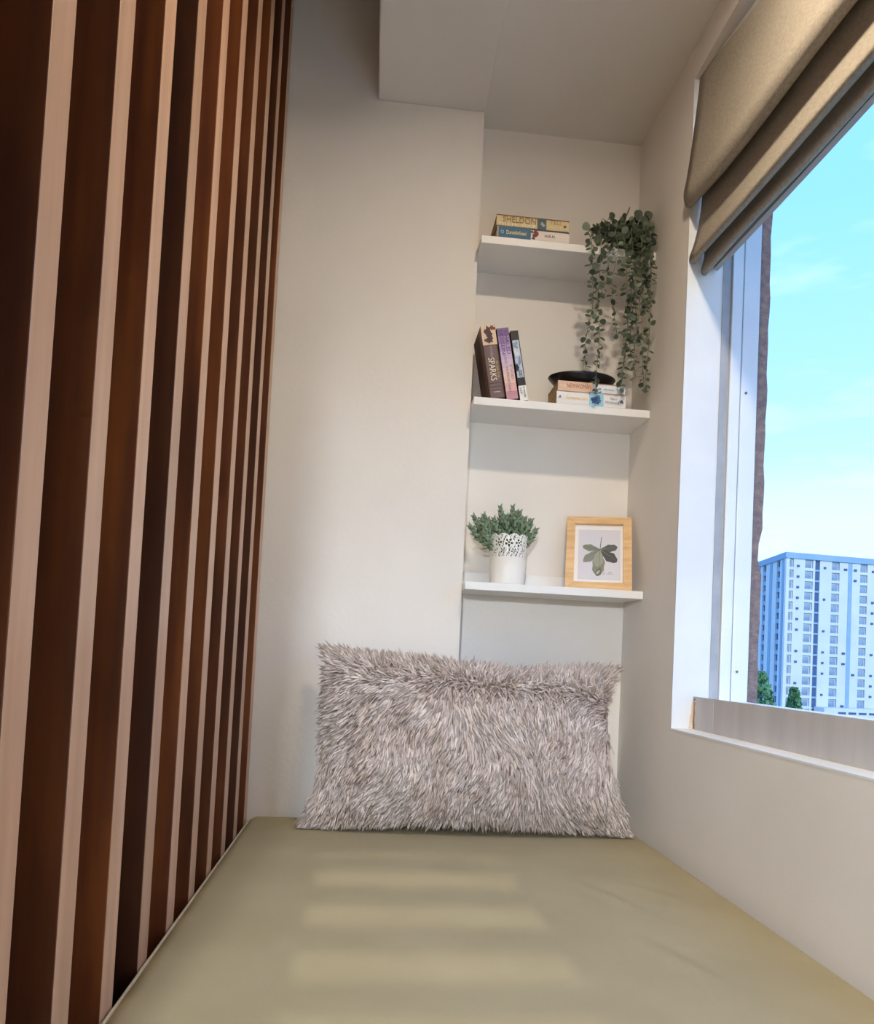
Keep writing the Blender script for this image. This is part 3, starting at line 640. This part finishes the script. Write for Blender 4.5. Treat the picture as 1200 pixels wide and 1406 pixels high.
lm.add([(.5, 0, -.06)] + [(x, y, .05 * (4 * y * y)) for x, y in ring], [(0, 1 + k, 1 + (k + 1) % n) for k in range(n)])
lmesh = bpy.data.meshes.new('leaf'); lmesh.from_pydata(lm.v, [], lm.f); lmesh.materials.append(MATS['eucalyptus_leaf']); lmesh.polygons.foreach_set('use_smooth', [True] * len(lmesh.polygons)); lmesh.update()
def leaf_matrix(p, d, nr, s_):
    y = nr.cross(d).normalized(); p = p.copy()
    return Matrix((d * s_, y * s_, nr * s_)).transposed().to_4x4(), p
st_ = MB()
for P in stems: st_.tube([p - EO for p in P], .0008, 5)
st_.build('stems', 'stem_green', eu)
MB().lathe([(.0001, 0), (.020, 0), (.022, .004), (.012, .016), (.0001, .018)], n=16).build('stem_base', 'soil', eu, smooth=True)
leaves = [l for l in leaves if (l[0] + l[1] * l[3]).x < XR - .004 and not ((l[0] + l[1] * l[3]).y > YF - .002 and (l[0] + l[1] * l[3]).z < S1 + .003 and (l[0] + l[1] * l[3]).z > S1 - .03)]
leaves.sort(key=lambda l: -l[3]); rest = MB()
for i, (p, d, nr, s_) in enumerate(leaves):
    M_, pos = leaf_matrix(p, d, nr, s_)
    M_.translation = pos - EO + d * .0015
    if i < 300:
        o = link('leaf', lmesh, eu); o.matrix_local = M_
    else: rest.add([M_ @ Vector(v) for v in lm.v], lm.f)
if rest.v:
    o = rest.build('leaves', 'eucalyptus_leaf', eu, smooth=True, fix=False); o['kind'] = 'stuff'

# ------------------------------------------------------------------ outside: tower block, trees, ground
struct(MB().box(-600, 900, -300, 900, -15, -14).build('ground', 'ground_far'))
A_ = Vector((112.947, 200.0, 0)); RV = Vector((.99454, .10433, 0)).normalized(); LV = Vector((.16153, .98687, 0)).normalized()
RN = Vector((RV.y, -RV.x, 0)); LN = Vector((-LV.y, LV.x, 0))       # outward normals
tow = tag(empty('apartment_tower', (112.947, 200, -14)), 'pale blue and white high-rise apartment block seen through the window', 'building')
TO = Vector((112.947, 200, -14))
def fbox(s0, s1, z0, z1, d0, d1, face='R'):
    """box on a facade: s along it, d outwards"""
    U, N = (RV, RN) if face == 'R' else (LV, LN); m_ = MB()
    v = [A_ + U * s + N * d + Vector((0, 0, z)) - TO for z in (z0, z1) for d in (d1, d0) for s in (s0, s1)]
    return m_.add(v, [(0, 2, 3, 1), (4, 5, 7, 6), (0, 1, 5, 4), (2, 6, 7, 3), (0, 4, 6, 2), (1, 3, 7, 5)])
ROOF = 34.06; SR, SLn = 46.0, 26.0; FLOOR = 2.93; TOP = 32.3; NF = 15; DEEP = .7
pts = [A_ - RN * DEEP - LN * DEEP * 1.0, A_ + RV * SR - RN * DEEP, A_ + RV * SR + LV * SLn, A_ + LV * SLn - LN * DEEP]
MB().rings([[p + Vector((0, 0, z)) - TO for p in pts] for z in (-14, ROOF - 1.2)], True, True, True).build('core_walls', 'building_white', tow)
pr_ = [A_ + (RN + LN) * .5, A_ + RV * SR + RN * .5, A_ + RV * SR + LV * SLn, A_ + LV * SLn + LN * .5]
MB().rings([[p + Vector((0, 0, z)) - TO for p in pr_] for z in (ROOF - 1.6, ROOF)], True, True, True).build('roof_parapet', 'building_blue', tow)
# window bays (s0,s1,kind) with piers between them
bays = [(.25, 2.25, 'w'), (5.75, 8.30, 'w'), (8.95, 10.45, 'd'), (14.2, 16.7, 'w'), (23.3, 25.65, 'w'), (31.0, 33.4, 'w'), (35.6, 37.0, 'd'), (40.0, 42.4, 'w')]
edge = -.05
for s0, s1, k in bays + [(SR, SR, 'e')]:
    if s0 - edge > .05: fbox(edge, s0, -14, ROOF - 1.55, -DEEP - .1, 0).build('pier', 'building_white', tow)
    edge = s1
for s0, s1 in ((19.45, 20.65), (37.8, 38.8)): fbox(s0, s1, -14, ROOF - 1.6, 0, .12).build('blue_band', 'building_blue', tow)
rr = random.Random(3); cache = {}
def share(key, name, mb, mt, off, **k):
    """repeat of a piece: same mesh data, moved"""
    if key not in cache:
        o = mb().build(name, mt, tow, **k); cache[key] = (o.data, o)
        return o
    o = link(name, cache[key][0], tow); o.location = off
    return o
for s0, s1, k in bays:
    for f in range(NF + 1):
        zt = TOP - f * FLOOR; off = (0, 0, -f * FLOOR)
        if k == 'w':
            share(('sl', s0), 'balcony_slab', lambda: fbox(s0, s1, TOP - FLOOR, TOP - FLOOR + .75, -DEEP, -.05), 'building_white', off)
            share(('wi', s0), 'window', lambda: fbox(s0, s1 - .35, TOP - FLOOR + .75, TOP - .3, -DEEP, -DEEP + .35), 'far_glass', off)
        else:
            share(('sl', s0), 'recess_slab', lambda: fbox(s0, s1, TOP - FLOOR, TOP - FLOOR + .5, -DEEP, -.2), 'building_blue', off)
            share(('wi', s0), 'window', lambda: fbox(s0, s1, TOP - FLOOR + .5, TOP, -DEEP, -DEEP + .35), 'far_dark', off)
for s0, s1, pq in ((3.2, 3.9, .75), (11.6, 12.2, .6), (18.0, 18.9, .35), (21.2, 22.0, .55), (27.0, 27.7, .6)):
    for f in range(NF):
        if rr.random() < pq: share(('ac', s0), 'air_conditioner', lambda: fbox(s0, s1, TOP - 2.1, TOP - 1.55, 0, .3), 'far_dark', (0, 0, 0) if ('ac', s0) not in cache else (0, 0, -f * FLOOR))
lb = [(4.7, 7.2), (15.8, 18.3)]; edge = 0.0
for s0, s1 in lb + [(SLn, SLn)]:
    fbox(edge, s0, -14, ROOF - 1.55, -DEEP - .1, 0, 'L').build('pier', 'building_white', tow); edge = s1
for s0, s1 in ((1.5, 2.9), (10.6, 12.5), (20.6, 22.4)): fbox(s0, s1, -14, ROOF - 1.6, 0, .15, 'L').build('blue_band', 'building_blue', tow)
for s0, s1 in lb:
    for f in range(NF + 1):
        off = (0, 0, -f * FLOOR)
        share(('Ls', s0), 'recess_slab', lambda: fbox(s0, s1, TOP - FLOOR, TOP - FLOOR + 1.2, -DEEP, -.1, 'L'), 'building_blue', off)
        share(('Lw', s0), 'window', lambda: fbox(s0, s1, TOP - FLOOR + 1.2, TOP, -DEEP, -DEEP + .15, 'L'), 'far_dark', off)
# white podium with slots at the tower's foot
fbox(9.5, SR, -14, -8.0, .3, 4.5).build('podium', 'building_white', tow)
for i in range(7): fbox(13.8 + i * 3.2, 16.2 + i * 3.2, -9.6, -9.0, 4.45, 4.56).build('podium_slot', 'far_dark', tow)

def tree(x, y, top, width, seed, label):
    rr = random.Random(seed); t = tag(empty('tree', (x, y, -14)), label, 'tree', 'trees at the foot of the tower'); h = top + 14
    MB().tube([(0, 0, 0), (.2, .1, h * .3), (0, .2, h * .6), (.1, 0, h * .9)], [.28, .22, .14, .05], 8).build('trunk', 'bark', t, smooth=True)
    c = MB()
    for k in range(900):
        q = rr.random() ** .8; z = h * (.25 + .75 * q); w_ = width * (.25 + .95 * sin(pi * min(1, (1 - q) * .62 + .06))) * (.6 + .4 * rr.random()); a = rr.random() * 6.283
        p = Vector((w_ * cos(a) * .55, w_ * sin(a) * .55, z - .3)); s_ = .35 + .3 * rr.random(); n1 = Vector((rr.gauss(0, 1), rr.gauss(0, 1), rr.gauss(0, 1))).normalized(); a1 = n1.orthogonal().normalized(); b1_ = n1.cross(a1)
        c.add([p + a1 * s_, p + b1_ * s_ * .7, p - a1 * s_, p - b1_ * s_ * .7 + n1 * s_ * .3], [(0, 1, 2), (0, 2, 3)])
    o = c.build('crown', 'tree_leaf', t, fix=False); o['kind'] = 'stuff'
tree(63.6, 120, 1.0, 4.2, 1, 'tallest green tree low at the window beside the dark masonry edge')
tree(66.4, 135, -4.2, 2.6, 2, 'low bushy tree between two taller ones before the tower')
tree(75.0, 129, -1.5, 2.2, 3, 'narrow green tree in front of the tower corner')

# daylight portal in the window opening (guides sampling only, gives no light of its own)
pl = bpy.data.lights.new('portal', 'AREA'); pl.shape = 'RECTANGLE'; pl.size = YJ - WY0; pl.size_y = 1.67 - SILL; pl.cycles.is_portal = True
po = bpy.data.objects.new('portal', pl); COL.objects.link(po); po.location = (.83, (YJ + WY0) / 2, (1.67 + SILL) / 2)
po.rotation_euler = Matrix(((0, 0, 1), (1, 0, 0), (0, 1, 0))).to_euler()
